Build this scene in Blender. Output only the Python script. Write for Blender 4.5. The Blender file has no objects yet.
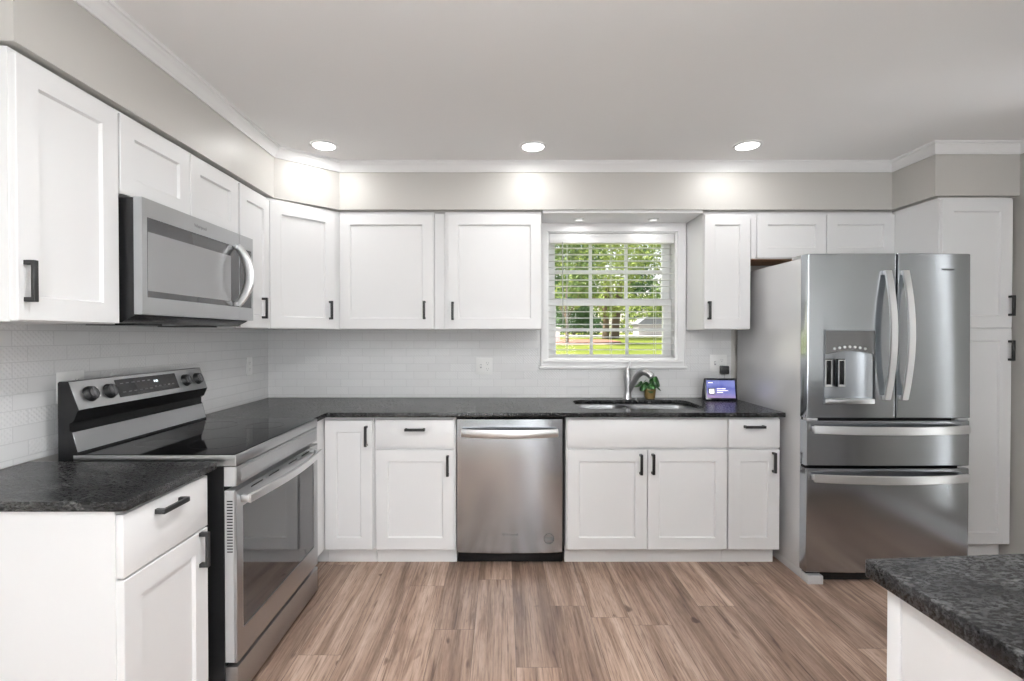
import bpy, bmesh, math, random
from mathutils import Vector, Matrix
random.seed(7)
R = math.radians
scene = bpy.context.scene
C = scene.collection

# ------------------------------------------------------------------ camera
CAM_H = 1.3203
cam_d = bpy.data.cameras.new('camera')
cam = bpy.data.objects.new('camera', cam_d); C.objects.link(cam)
cam.location = (0, 0, CAM_H)
cam.rotation_euler = (R(90) - 0.0104, 0, 0)
cam_d.sensor_width = 36.0
cam_d.lens = 489.42 / 1024 * 36.0
cam_d.shift_x = 10.72 / 1024
cam_d.clip_start = 0.05; cam_d.clip_end = 500
scene.camera = cam

# ------------------------------------------------------------------ view, world, sun, large lights
scene.view_settings.view_transform = 'Standard'
scene.view_settings.look = 'None'
scene.view_settings.exposure = 0.62
scene.view_settings.gamma = 1.0
scene.view_settings.use_curve_mapping = False
scene.cycles.use_denoising = True
scene.cycles.diffuse_bounces = 5
scene.cycles.sample_clamp_indirect = 6.0

world = bpy.data.worlds.new('world'); scene.world = world; world.use_nodes = True
wn = world.node_tree
bg = wn.nodes['Background']
sky = wn.nodes.new('ShaderNodeTexSky'); sky.sky_type = 'HOSEK_WILKIE'
sky.sun_direction = Vector((-0.6, -0.06, 0.8)).normalized(); sky.turbidity = 9.0; sky.ground_albedo = 0.35
wn.links.new(sky.outputs['Color'], bg.inputs['Color'])
bg.inputs['Strength'].default_value = 5.6

def light(name, kind, loc, rot, energy, color=(1, 1, 1), parent=None, **kw):
    d = bpy.data.lights.new(name, kind); d.energy = energy; d.color = color
    for k, v in kw.items(): setattr(d, k, v)
    o = bpy.data.objects.new(name, d); C.objects.link(o)
    o.location = loc; o.rotation_euler = rot
    if parent: o.parent = parent
    return o

sun = light('sun', 'SUN', (-12, -1, 20), (0, 0, 0), 10.0, (1.0, 0.96, 0.88), angle=R(1.0))
sun.rotation_euler = Vector((0.6, 0.06, -0.8)).to_track_quat('-Z', 'Y').to_euler()
# added area lights outside unseen openings, for fill and a streak on the fridge
light('added_rear_light', 'AREA', (1.33, -3.95, 1.12), (R(90), 0, 0), 52, (0.94, 0.97, 1.0), shape='RECTANGLE', size=.66, size_y=2.0)
light('added_side_light', 'AREA', (3.12, -1.6, 1.4), (R(90), 0, R(90)), 8, (0.96, 0.98, 1.0), shape='RECTANGLE', size=1.5, size_y=1.3)
light('added_streak_light', 'AREA', (3.35, 1.72, 1.15), (R(90), 0, R(90)), 34, (0.97, 0.985, 1.0), shape='RECTANGLE', size=.6, size_y=2.0)

# ------------------------------------------------------------------ materials
MATS = {}
def mat(name, color=(.8, .8, .8), rough=.5, metal=0.0, spec=.5, **kw):
    m = bpy.data.materials.new(name); m.use_nodes = True
    b = m.node_tree.nodes['Principled BSDF']
    b.inputs['Base Color'].default_value = (*color, 1)
    b.inputs['Roughness'].default_value = rough
    b.inputs['Metallic'].default_value = metal
    b.inputs['Specular IOR Level'].default_value = spec
    for k, v in kw.items(): b.inputs[k].default_value = v
    MATS[name] = m
    return m
def N(m, t, **kw):
    n = m.node_tree.nodes.new(t)
    for k, v in kw.items(): setattr(n, k, v)
    return n
def L(m, a, b): m.node_tree.links.new(a, b)
def BS(m): return m.node_tree.nodes['Principled BSDF']
def ramp(m, fac, stops, interp='LINEAR'):
    r = N(m, 'ShaderNodeValToRGB'); r.color_ramp.interpolation = interp
    while len(r.color_ramp.elements) < len(stops): r.color_ramp.elements.new(.5)
    for e, (p, c) in zip(r.color_ramp.elements, stops):
        e.position = p; e.color = (*c, 1) if len(c) == 3 else c
    L(m, fac, r.inputs['Fac']); return r
def coords(m, scale=(1, 1, 1), rot=(0, 0, 0), loc=(0, 0, 0)):
    t = N(m, 'ShaderNodeTexCoord'); mp = N(m, 'ShaderNodeMapping')
    mp.inputs['Scale'].default_value = scale; mp.inputs['Rotation'].default_value = rot; mp.inputs['Location'].default_value = loc
    L(m, t.outputs['Object'], mp.inputs['Vector']); return mp.outputs['Vector']
def noise(m, vec, scale, detail=4, rough=.5):
    n = N(m, 'ShaderNodeTexNoise'); n.inputs['Scale'].default_value = scale
    n.inputs['Detail'].default_value = detail; n.inputs['Roughness'].default_value = rough
    L(m, vec, n.inputs['Vector']); return n
def bump(m, height, strength, dist=.002):
    b = N(m, 'ShaderNodeBump'); b.inputs['Strength'].default_value = strength; b.inputs['Distance'].default_value = dist
    L(m, height, b.inputs['Height']); L(m, b.outputs['Normal'], BS(m).inputs['Normal']); return b

WHITE = mat('white_cabinet_paint', (.74, .74, .745), .32)
n_ = noise(WHITE, coords(WHITE), 60, 3); bump(WHITE, n_.outputs['Fac'], .03, .001)
TRIM = mat('white_trim_paint', (.84, .84, .845), .38)
CEIL = mat('ceiling_paint', (.88, .88, .88), .8, spec=.2)
n_ = noise(CEIL, coords(CEIL), 90, 2); bump(CEIL, n_.outputs['Fac'], .05, .001)
WALL = mat('greige_wall_paint', (.53, .515, .49), .42, spec=.5)
n_ = noise(WALL, coords(WALL), 70, 3); bump(WALL, n_.outputs['Fac'], .06, .001)
BLACK = mat('matte_black_metal', (.012, .012, .013), .38)
DARK = mat('dark_recess', (.004, .004, .004), .7)
BLACKEN = mat('black_enamel', (.010, .010, .0105), .20, spec=.28)
GLASSBLK = mat('black_ceramic_glass', (.004, .004, .0045), .05, spec=.10)
OVENGL = mat('oven_door_glass', (.022, .022, .024), .05, spec=.9)
MWGL = mat('microwave_glass', (.04, .04, .042), .06, spec=.8)
MWSCR = mat('microwave_window_screen', (.24, .24, .245), .12, spec=.7)
CHROME = mat('chrome', (.75, .75, .76), .12, 1.0)
NICKEL = mat('brushed_nickel', (.55, .55, .56), .26, 1.0)
SINKST = mat('sink_steel', (.34, .345, .35), .36, 1.0)
FNICK = mat('satin_nickel', (.52, .52, .53), .30, 1.0)
GREYPAINT = mat('grey_appliance_side', (.58, .58, .585), .27, .25)
GREYPL = mat('grey_plastic', (.40, .40, .41), .4)
WOODRAW = mat('raw_cabinet_wood', (.22, .115, .06), .6)
n_ = noise(WOODRAW, coords(WOODRAW, (2, 30, 30)), 4, 5)
r_ = ramp(WOODRAW, n_.outputs['Fac'], [(.3, (.28, .14, .07)), (.7, (.46, .25, .14))]); L(WOODRAW, r_.outputs['Color'], BS(WOODRAW).inputs['Base Color'])
PLASTW = mat('white_plastic', (.78, .78, .775), .3)

def steel(name, col, rough, brush):
    m = mat(name, (col * .95, col, col * 1.06), rough, 1.0)
    n = noise(m, coords(m, brush), 1.0, 3, .6)
    r = ramp(m, n.outputs['Fac'], [(.3, (rough - .012,) * 3), (.7, (rough + .015,) * 3)])
    L(m, r.outputs['Color'], BS(m).inputs['Roughness'])
    return m
STEEL = mat('stainless_steel', (.455, .462, .470), .29, 1.0)
STEELV = steel('stainless_steel_vertical', .46, .175, (900, 900, 4))
STEELH = mat('stainless_handle', (.76, .765, .77), .36, 1.0)
SILVER = mat('silver_side_trim', (.50, .50, .505), .35, .2)

GRAN = mat('dark_granite', (.02, .02, .02), .18, spec=.34)
a_ = noise(GRAN, coords(GRAN, (80, 165, 165), (0, 0, R(10))), 1.0, 6, .74); a_.inputs['Distortion'].default_value = .25
b_ = noise(GRAN, coords(GRAN, (9, 14, 14), (0, 0, R(-8))), 1.0, 3, .5)
d_ = noise(GRAN, coords(GRAN, (240, 300, 300)), 1.0, 2, .5)
mx = N(GRAN, 'ShaderNodeMath', operation='MULTIPLY_ADD'); mx.inputs[1].default_value = .55
L(GRAN, b_.outputs['Fac'], mx.inputs[0]); L(GRAN, a_.outputs['Fac'], mx.inputs[2])
mx2 = N(GRAN, 'ShaderNodeMath', operation='MULTIPLY_ADD'); mx2.inputs[1].default_value = .18
L(GRAN, d_.outputs['Fac'], mx2.inputs[0]); L(GRAN, mx.outputs[0], mx2.inputs[2])
mx3 = N(GRAN, 'ShaderNodeMath', operation='MULTIPLY'); mx3.inputs[1].default_value = .75; L(GRAN, mx2.outputs[0], mx3.inputs[0])
r_ = ramp(GRAN, mx3.outputs[0], [(.54, (.0035, .0035, .004)), (.63, (.0075, .0075, .008)), (.70, (.022, .022, .023)), (.76, (.055, .055, .055)), (.84, (.12, .12, .118))])
L(GRAN, r_.outputs['Color'], BS(GRAN).inputs['Base Color'])
r2 = ramp(GRAN, a_.outputs['Fac'], [(.35, (.20,) * 3), (.5, (.27,) * 3), (.65, (.42,) * 3)]); L(GRAN, r2.outputs['Color'], BS(GRAN).inputs['Roughness'])

# floor: long vinyl planks running away from the camera
FLOOR = mat('wood_plank_floor', (.3, .2, .15), .42, spec=.3)
def fmath(op, a, b=None, c=None):
    n = N(FLOOR, 'ShaderNodeMath', operation=op)
    for k, v in enumerate((a, b, c)):
        if v is None: continue
        if isinstance(v, (int, float)): n.inputs[k].default_value = v
        else: L(FLOOR, v, n.inputs[k])
    return n.outputs[0]
tc = N(FLOOR, 'ShaderNodeTexCoord'); sp = N(FLOOR, 'ShaderNodeSeparateXYZ'); L(FLOOR, tc.outputs['Object'], sp.inputs[0])
PWID, PLEN = .180, 1.22
row = fmath('DIVIDE', fmath('ADD', sp.outputs['X'], 10.02), PWID); rowi = fmath('FLOOR', row); rowf = fmath('FRACT', row)
wn1 = N(FLOOR, 'ShaderNodeTexWhiteNoise', noise_dimensions='1D'); L(FLOOR, rowi, wn1.inputs['W'])
pos = fmath('ADD', fmath('DIVIDE', sp.outputs['Y'], PLEN), fmath('MULTIPLY_ADD', wn1.outputs['Value'], 7.0, 20.0))
pi_ = fmath('FLOOR', pos); pf = fmath('FRACT', pos)
idv = N(FLOOR, 'ShaderNodeCombineXYZ'); L(FLOOR, rowi, idv.inputs['X']); L(FLOOR, pi_, idv.inputs['Y'])
wn2 = N(FLOOR, 'ShaderNodeTexWhiteNoise', noise_dimensions='3D'); L(FLOOR, idv.outputs[0], wn2.inputs['Vector'])
cb = N(FLOOR, 'ShaderNodeCombineXYZ'); L(FLOOR, sp.outputs['Y'], cb.inputs['X']); L(FLOOR, sp.outputs['X'], cb.inputs['Y'])
ofs = N(FLOOR, 'ShaderNodeVectorMath', operation='MULTIPLY_ADD'); ofs.inputs[1].default_value = (9, 9, 9)
L(FLOOR, wn2.outputs['Color'], ofs.inputs[0]); L(FLOOR, cb.outputs[0], ofs.inputs[2])
def fl(scale, s, d, rg, dist=0):
    mp = N(FLOOR, 'ShaderNodeMapping'); mp.inputs['Scale'].default_value = scale; L(FLOOR, ofs.outputs[0], mp.inputs['Vector'])
    n = noise(FLOOR, mp.outputs['Vector'], s, d, rg); n.inputs['Distortion'].default_value = dist; return n
def fmix(a, b, f, mode='MULTIPLY'):
    m = N(FLOOR, 'ShaderNodeMix', data_type='RGBA', blend_type=mode)
    for k, v in (('A', a), ('B', b), ('Factor', f)):
        if isinstance(v, (int, float)): m.inputs[k].default_value = v
        elif isinstance(v, tuple): m.inputs[k].default_value = v
        else: L(FLOOR, v, m.inputs[k])
    return m.outputs['Result']
g1 = fl((.9, 15, 1), 1.0, 6, .62, .6)          # broad light and dark bands in a board
g2 = fl((5, 150, 1), 1.0, 4, .65, .3)         # fine grain
g3 = fl((2.6, 44, 1), 1.0, 3, .6, .8)         # thin dark cracks
g4 = fl((8, 15, 1), 1.0, 1, .5, .3)           # knots
g5 = fl((14, 60, 1), 1.0, 3, .6)              # mottling
col = ramp(FLOOR, g1.outputs['Fac'], [(.30, (.125, .076, .053)), (.42, (.235, .158, .119)), (.54, (.355, .256, .202)), (.70, (.45, .345, .283))]).outputs['Color']
col = fmix(col, ramp(FLOOR, g2.outputs['Fac'], [(.34, (.56, .52, .49)), (.50, (1, 1, 1)), (.72, (1.12, 1.11, 1.10))]).outputs['Color'], .9)
col = fmix(col, ramp(FLOOR, g5.outputs['Fac'], [(.3, (.82, .80, .79)), (.5, (1, 1, 1)), (.7, (1.10, 1.09, 1.08))]).outputs['Color'], .8)
col = fmix(col, ramp(FLOOR, g3.outputs['Fac'], [(.30, (.34, .27, .23)), (.41, (1, 1, 1))]).outputs['Color'], .8)
col = fmix(col, ramp(FLOOR, g4.outputs['Fac'], [(.20, (.30, .24, .21)), (.27, (1, 1, 1))]).outputs['Color'], .9)
col = fmix(col, ramp(FLOOR, wn2.outputs['Value'], [(0, (.78, .76, .75)), (.5, (1, .985, .975)), (1, (1.16, 1.15, 1.14))]).outputs['Color'], 1.0)
dx = fmath('MULTIPLY', fmath('MINIMUM', rowf, fmath('SUBTRACT', 1.0, rowf)), PWID)
dy = fmath('MULTIPLY', fmath('MINIMUM', pf, fmath('SUBTRACT', 1.0, pf)), PLEN)
seam = fmath('LESS_THAN', fmath('MINIMUM', dx, dy), .0011)
col = fmix(col, (.07, .048, .038, 1), fmath('MULTIPLY', seam, .75), 'MIX')
L(FLOOR, col, BS(FLOOR).inputs['Base Color'])
bump(FLOOR, g2.outputs['Fac'], .08, .001)

# glazed 2 x 6 inch tile, some of them with an embossed lattice
def tile_mat(name, axis):
    m = mat(name, (.70, .70, .71), .16, spec=.5)
    t = N(m, 'ShaderNodeTexCoord'); s = N(m, 'ShaderNodeSeparateXYZ'); c = N(m, 'ShaderNodeCombineXYZ')
    L(m, t.outputs['Object'], s.inputs[0]); L(m, s.outputs[axis], c.inputs['X']); L(m, s.outputs['Z'], c.inputs['Y'])
    b = N(m, 'ShaderNodeTexBrick'); b.offset = .35; b.offset_frequency = 2
    b.inputs['Scale'].default_value = 1; b.inputs['Brick Width'].default_value = .152; b.inputs['Row Height'].default_value = .0535
    b.inputs['Mortar Size'].default_value = .0016; b.inputs['Mortar Smooth'].default_value = .25
    b.inputs['Color1'].default_value = (0, 0, 0, 1); b.inputs['Color2'].default_value = (1, 1, 1, 1); b.inputs['Mortar'].default_value = (0, 0, 0, 1)
    L(m, c.outputs[0], b.inputs['Vector'])
    tone = ramp(m, b.outputs['Color'], [(0, (.72, .72, .725)), (1, (.755, .755, .76))])
    mm = N(m, 'ShaderNodeMix', data_type='RGBA'); mm.inputs['B'].default_value = (.64, .64, .645, 1)
    L(m, b.outputs['Fac'], mm.inputs['Factor']); L(m, tone.outputs['Color'], mm.inputs['A']); L(m, mm.outputs['Result'], BS(m).inputs['Base Color'])
    w1 = N(m, 'ShaderNodeTexWave', wave_type='BANDS', bands_direction='DIAGONAL'); w1.inputs['Scale'].default_value = 34
    w2 = N(m, 'ShaderNodeTexWave', wave_type='BANDS', bands_direction='DIAGONAL'); w2.inputs['Scale'].default_value = 34
    mp = N(m, 'ShaderNodeMapping'); mp.inputs['Scale'].default_value = (-1, 1, 1)
    L(m, c.outputs[0], mp.inputs['Vector']); L(m, c.outputs[0], w1.inputs['Vector']); L(m, mp.outputs['Vector'], w2.inputs['Vector'])
    mu = N(m, 'ShaderNodeMath', operation='MULTIPLY'); L(m, w1.outputs['Fac'], mu.inputs[0]); L(m, w2.outputs['Fac'], mu.inputs[1])
    sel = ramp(m, b.outputs['Color'], [(0, (0,) * 3), (.40, (.0,) * 3), (.42, (1,) * 3)], 'CONSTANT')
    m5 = N(m, 'ShaderNodeMath', operation='MULTIPLY'); L(m, mu.outputs[0], m5.inputs[0]); L(m, sel.outputs['Color'], m5.inputs[1])
    h1 = N(m, 'ShaderNodeMath', operation='MULTIPLY'); h1.inputs[1].default_value = 1.0; L(m, m5.outputs[0], h1.inputs[0])
    h2 = N(m, 'ShaderNodeMath', operation='SUBTRACT'); L(m, h1.outputs[0], h2.inputs[0]); L(m, b.outputs['Fac'], h2.inputs[1])
    bump(m, h2.outputs[0], .55, .0022)
    return m
TILEX = tile_mat('glazed_tile_back', 'X')
TILEY = tile_mat('glazed_tile_left', 'Y')

# clear glass: a thin pane, part transparent and part mirror
def glass(name, refl=.06):
    m = bpy.data.materials.new(name); m.use_nodes = True; nt = m.node_tree
    nt.nodes.remove(nt.nodes['Principled BSDF'])
    tr = nt.nodes.new('ShaderNodeBsdfTransparent'); gl = nt.nodes.new('ShaderNodeBsdfGlossy'); gl.inputs['Roughness'].default_value = .01
    fr = nt.nodes.new('ShaderNodeFresnel'); fr.inputs['IOR'].default_value = 1.12
    mx = nt.nodes.new('ShaderNodeMixShader'); out = nt.nodes['Material Output']
    nt.links.new(fr.outputs[0], mx.inputs[0]); nt.links.new(tr.outputs[0], mx.inputs[1]); nt.links.new(gl.outputs[0], mx.inputs[2]); nt.links.new(mx.outputs[0], out.inputs[0])
    return m
GLASS = glass('window_glass')

def emit(name, color, strength):
    m = mat(name, color, .4)
    BS(m).inputs['Emission Color'].default_value = (*color, 1); BS(m).inputs['Emission Strength'].default_value = strength
    return m
LENS = emit('lamp_lens', (1, .985, .96), 9.0)

# ------------------------------------------------------------------ mesh helpers
class MB:
    def __init__(self): self.bm = bmesh.new()
    def merge(self, b):
        me = bpy.data.meshes.new('tmp'); b.to_mesh(me); b.free()
        self.bm.from_mesh(me); bpy.data.meshes.remove(me); return self
    def box(self, x0, x1, y0, y1, z0, z1, bev=0.0, seg=2, mtx=None):
        b = bmesh.new(); bmesh.ops.create_cube(b, size=1)
        for v in b.verts:
            v.co = Vector(((x0 + x1) / 2 + v.co.x * (x1 - x0), (y0 + y1) / 2 + v.co.y * (y1 - y0), (z0 + z1) / 2 + v.co.z * (z1 - z0)))
        if bev: bmesh.ops.bevel(b, geom=list(b.edges), offset=bev, segments=seg, profile=.5, affect='EDGES')
        if mtx: b.transform(mtx)
        return self.merge(b)
    def prism(self, pts, axis, lo, hi, bev=0.0, mtx=None):
        """pts: 2-D outline; axis 'x': (y,z); 'y': (x,z); 'z': (x,y)"""
        b = bmesh.new()
        def P(p, t): return {'x': (t, p[0], p[1]), 'y': (p[0], t, p[1]), 'z': (p[0], p[1], t)}[axis]
        A = [b.verts.new(P(p, lo)) for p in pts]; B = [b.verts.new(P(p, hi)) for p in pts]
        n = len(pts)
        b.faces.new(A); b.faces.new(B[::-1])
        for i in range(n): b.faces.new((A[i], B[i], B[(i + 1) % n], A[(i + 1) % n]))
        bmesh.ops.recalc_face_normals(b, faces=b.faces)
        if bev: bmesh.ops.bevel(b, geom=list(b.edges), offset=bev, segments=2, profile=.5, affect='EDGES')
        if mtx: b.transform(mtx)
        return self.merge(b)
    def tube(self, path, rad, seg=12, cap=True, flat=None):
        """path of points; rad number or list; flat=(a,b) elliptical scale"""
        pts = [Vector(p) for p in path]; n = len(pts)
        rads = rad if isinstance(rad, (list, tuple)) else [rad] * n
        b = bmesh.new(); rings = []
        t0 = (pts[1] - pts[0]).normalized()
        up = Vector((0, 0, 1)) if abs(t0.z) < .9 else Vector((1, 0, 0))
        u = t0.cross(up).normalized()
        for i in range(n):
            t = (pts[min(i + 1, n - 1)] - pts[max(i - 1, 0)]).normalized()
            u = (u - t * u.dot(t)).normalized(); w = t.cross(u)
            fa, fb = flat if flat else (1, 1)
            rings.append([b.verts.new(pts[i] + (u * math.cos(a) * fa + w * math.sin(a) * fb) * rads[i]) for a in (2 * math.pi * k / seg for k in range(seg))])
        for i in range(n - 1):
            for k in range(seg): b.faces.new((rings[i][k], rings[i][(k + 1) % seg], rings[i + 1][(k + 1) % seg], rings[i + 1][k]))
        if cap: b.faces.new(rings[0][::-1]); b.faces.new(rings[-1])
        bmesh.ops.recalc_face_normals(b, faces=b.faces)
        return self.merge(b)
    def sweep(self, path, prof, up=(0, 0, 1), closed_prof=True):
        """rectangular bars: profile list of (side, up) swept along path"""
        pts = [Vector(p) for p in path]; n = len(pts); U = Vector(up)
        b = bmesh.new(); rings = []
        for i in range(n):
            t = (pts[min(i + 1, n - 1)] - pts[max(i - 1, 0)]).normalized()
            s = t.cross(U).normalized(); w = s.cross(t).normalized()
            rings.append([b.verts.new(pts[i] + s * p[0] + w * p[1]) for p in prof])
        m = len(prof)
        for i in range(n - 1):
            for k in range(m): b.faces.new((rings[i][k], rings[i][(k + 1) % m], rings[i + 1][(k + 1) % m], rings[i + 1][k]))
        b.faces.new(rings[0]); b.faces.new(rings[-1][::-1])
        bmesh.ops.recalc_face_normals(b, faces=b.faces)
        return self.merge(b)
    def lathe(self, prof, seg=24, mtx=None):
        b = bmesh.new(); rings = []
        for r, z in prof:
            rings.append([b.verts.new((r * math.cos(2 * math.pi * k / seg), r * math.sin(2 * math.pi * k / seg), z)) for k in range(seg)] if r > 1e-6 else [b.verts.new((0, 0, z))])
        for A, B in zip(rings, rings[1:]):
            for k in range(seg):
                k2 = (k + 1) % seg
                if len(A) == 1 and len(B) == 1: continue
                if len(A) == 1: b.faces.new((A[0], B[k], B[k2]))
                elif len(B) == 1: b.faces.new((A[k], A[k2], B[0]))
                else: b.faces.new((A[k], A[k2], B[k2], B[k]))
        bmesh.ops.recalc_face_normals(b, faces=b.faces)
        if mtx: b.transform(mtx)
        return self.merge(b)
    def plate(self, x0, x1, z0, z1, hx0, hx1, hz0, hz1, yf, yb, mtx=None):
        """plate in the xz plane with a rectangular hole"""
        b = bmesh.new()
        def ring(a0, a1, c0, c1, y): return [b.verts.new((x, y, z)) for x, z in ((a0, c0), (a1, c0), (a1, c1), (a0, c1))]
        O1, O2 = ring(x0, x1, z0, z1, yf), ring(x0, x1, z0, z1, yb)
        I1, I2 = ring(hx0, hx1, hz0, hz1, yf), ring(hx0, hx1, hz0, hz1, yb)
        for k in range(4):
            j = (k + 1) % 4
            b.faces.new((O1[k], O1[j], I1[j], I1[k])); b.faces.new((O2[k], I2[k], I2[j], O2[j]))
            b.faces.new((O1[k], O2[k], O2[j], O1[j])); b.faces.new((I1[k], I1[j], I2[j], I2[k]))
        bmesh.ops.recalc_face_normals(b, faces=b.faces)
        if mtx: b.transform(mtx)
        return self.merge(b)
    def shaker(self, x0, x1, z0, z1, t=.02, sw=.066, rec=.010, y=0.0):
        b = bmesh.new(); e = .0018
        def ring(d, yy): return [b.verts.new((xx, yy, zz)) for xx, zz in ((x0 + d, z0 + d), (x1 - d, z0 + d), (x1 - d, z1 - d), (x0 + d, z1 - d))]
        rs = [ring(0, y), ring(0, y - t + e), ring(e, y - t), ring(sw, y - t), ring(sw + .0055, y - t + rec)]
        for A, B in zip(rs, rs[1:]):
            for k in range(4): j = (k + 1) % 4; b.faces.new((A[k], A[j], B[j], B[k]))
        b.faces.new(rs[-1]); b.faces.new(rs[0][::-1])
        bmesh.ops.recalc_face_normals(b, faces=b.faces)
        return self.merge(b)
    def build(self, name, m, parent=None, smooth=True, loc=None, angle=40):
        me = bpy.data.meshes.new(name); self.bm.to_mesh(me); self.bm.free()
        ms = m if isinstance(m, (list, tuple)) else [m]
        for x in ms: me.materials.append(x)
        if smooth:
            me.shade_smooth(); me.set_sharp_from_angle(angle=R(angle))
        o = bpy.data.objects.new(name, me); C.objects.link(o)
        if parent: o.parent = parent
        if loc: o.location = loc
        return o

def tag(o, label=None, cat=None, group=None, kind=None):
    if label: o['label'] = label
    if cat: o['category'] = cat
    if group: o['group'] = group
    if kind: o['kind'] = kind
    return o
def thing(name, label, cat, loc=(0, 0, 0), rz=0.0, group=None):
    o = bpy.data.objects.new(name, None); C.objects.link(o); o.empty_display_size = .1
    o.location = loc; o.rotation_euler = (0, 0, rz)
    return tag(o, label, cat, group)
def struct(o): return tag(o, kind='structure')
def copy_tree(o, parent=None):
    c = o.copy(); C.objects.link(c)
    if parent: c.parent = parent
    for ch in list(o.children): copy_tree(ch, c)
    return c
def flat_curve(loops, extrude, bev, name):
    """filled 2-D outline(s) with holes, extruded: returns a mesh datablock centred on z=0"""
    cu = bpy.data.curves.new(name, 'CURVE'); cu.dimensions = '2D'; cu.fill_mode = 'BOTH'
    cu.extrude = extrude; cu.bevel_depth = bev; cu.bevel_resolution = 2; cu.offset = -bev
    for pts in loops:
        s = cu.splines.new('POLY'); s.points.add(len(pts) - 1); s.use_cyclic_u = True
        for p, q in zip(s.points, pts): p.co = (q[0], q[1], 0, 1)
    o = bpy.data.objects.new(name, cu); C.objects.link(o)
    bpy.context.view_layer.update()
    me = bpy.data.meshes.new_from_object(o.evaluated_get(bpy.context.evaluated_depsgraph_get()))
    bpy.data.objects.remove(o); bpy.data.curves.remove(cu); return me
def slab(name, loops, z0, z1, m, bev=.003, parent=None):
    me = flat_curve(loops, (z1 - z0) / 2 - bev, bev, name)
    me.name = name; me.materials.clear(); me.materials.append(m)
    o = bpy.data.objects.new(name, me); C.objects.link(o); o.location.z = (z0 + z1) / 2
    if parent: o.parent = parent
    return o
def text_mesh(body, size, name, m, parent, loc, rot, depth=.0004):
    cu = bpy.data.curves.new(name, 'FONT'); cu.body = body; cu.size = size; cu.align_x = 'CENTER'; cu.align_y = 'CENTER'; cu.extrude = depth
    o = bpy.data.objects.new(name, cu); C.objects.link(o); bpy.context.view_layer.update()
    me = bpy.data.meshes.new_from_object(o.evaluated_get(bpy.context.evaluated_depsgraph_get()))
    bpy.data.objects.remove(o); bpy.data.curves.remove(cu)
    me.materials.clear(); me.materials.append(m); me.name = name
    t = bpy.data.objects.new(name, me); C.objects.link(t); t.parent = parent; t.location = loc; t.rotation_euler = rot
    return t
def arc_pts(cx, cy, r, a0, a1, n): return [(cx + r * math.cos(R(a0 + (a1 - a0) * i / n)), cy + r * math.sin(R(a0 + (a1 - a0) * i / n))) for i in range(n + 1)]
def rounded_rect(x0, x1, y0, y1, r, n=6):
    return arc_pts(x1 - r, y1 - r, r, 0, 90, n) + arc_pts(x0 + r, y1 - r, r, 90, 180, n) + arc_pts(x0 + r, y0 + r, r, 180, 270, n) + arc_pts(x1 - r, y0 + r, r, 270, 360, n)

# ------------------------------------------------------------------ room shell
XL, XR, YW, YR, ZC = -1.627, 2.94, 3.408, -3.8, 2.408
struct(MB().box(XL - .12, XR + .12, YR - .12, YW + .15, -.08, 0).build('floor', FLOOR))
struct(MB().box(XL - .12, XR + .12, YR - .12, YW + .15, ZC, ZC + .1).build('ceiling', CEIL))
struct(MB().box(XL - .12, XL, YR - .12, YW + .15, 0, ZC).build('wall_left', WALL))
# window opening in the back wall
WX0, WX1, WZ0, WZ1 = .318, 1.222, 1.150, 2.045
struct(MB().plate(XL, XR, 0, ZC, WX0, WX1, WZ0, WZ1, YW, YW + .15).build('wall_back', WALL, smooth=False))
# right and rear walls, with bare openings added to let the fill light in
b = MB(); y0, y1 = -2.35, -.85
b.box(XR, XR + .12, YR - .12, y0, 0, ZC).box(XR, XR + .12, y1, 1.93, 0, ZC).box(XR, XR + .12, 2.05, YW + .15, 0, ZC).box(XR, XR + .12, 1.93, 2.05, 0, .2).box(XR, XR + .12, 1.93, 2.05, 2.1, ZC).box(XR, XR + .12, y0, y1, 0, .75).box(XR, XR + .12, y0, y1, 2.05, ZC)
struct(b.build('wall_right', WALL))
b = MB()
b.box(XL, 1.0, YR - .12, YR, 0, ZC)
b.box(1.0, 1.66, YR - .12, YR, 2.1, ZC).box(1.66, XR, YR - .12, YR, 0, ZC)
struct(b.build('wall_rear', WALL))

# soffit over the wall cabinets, stepping round the corner and out over the tall cabinet
S = [(XL, 1.324), (-1.311, 1.324), (-1.311, 2.832), (-1.018, 3.090), (2.460, 3.090), (2.460, 2.783), (XR, 2.783), (XR, YW), (XL, YW)]
b = MB().prism(S, 'z', 2.113, ZC)
b.prism([(XL + .001, 1.330), (-1.362, 1.345), (-1.362, 2.80), (-1.040, 3.135), (.255, 3.135), (.255, 3.40), (XL + .001, 3.40)], 'z', 2.1035, 2.113)
b.prism([(1.290, 3.135), (2.50, 3.135), (2.50, 2.81), (2.90, 2.81), (2.90, 3.40), (1.290, 3.40)], 'z', 2.1035, 2.113)
struct(b.build('wall_soffit', WALL, smooth=False))

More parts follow.
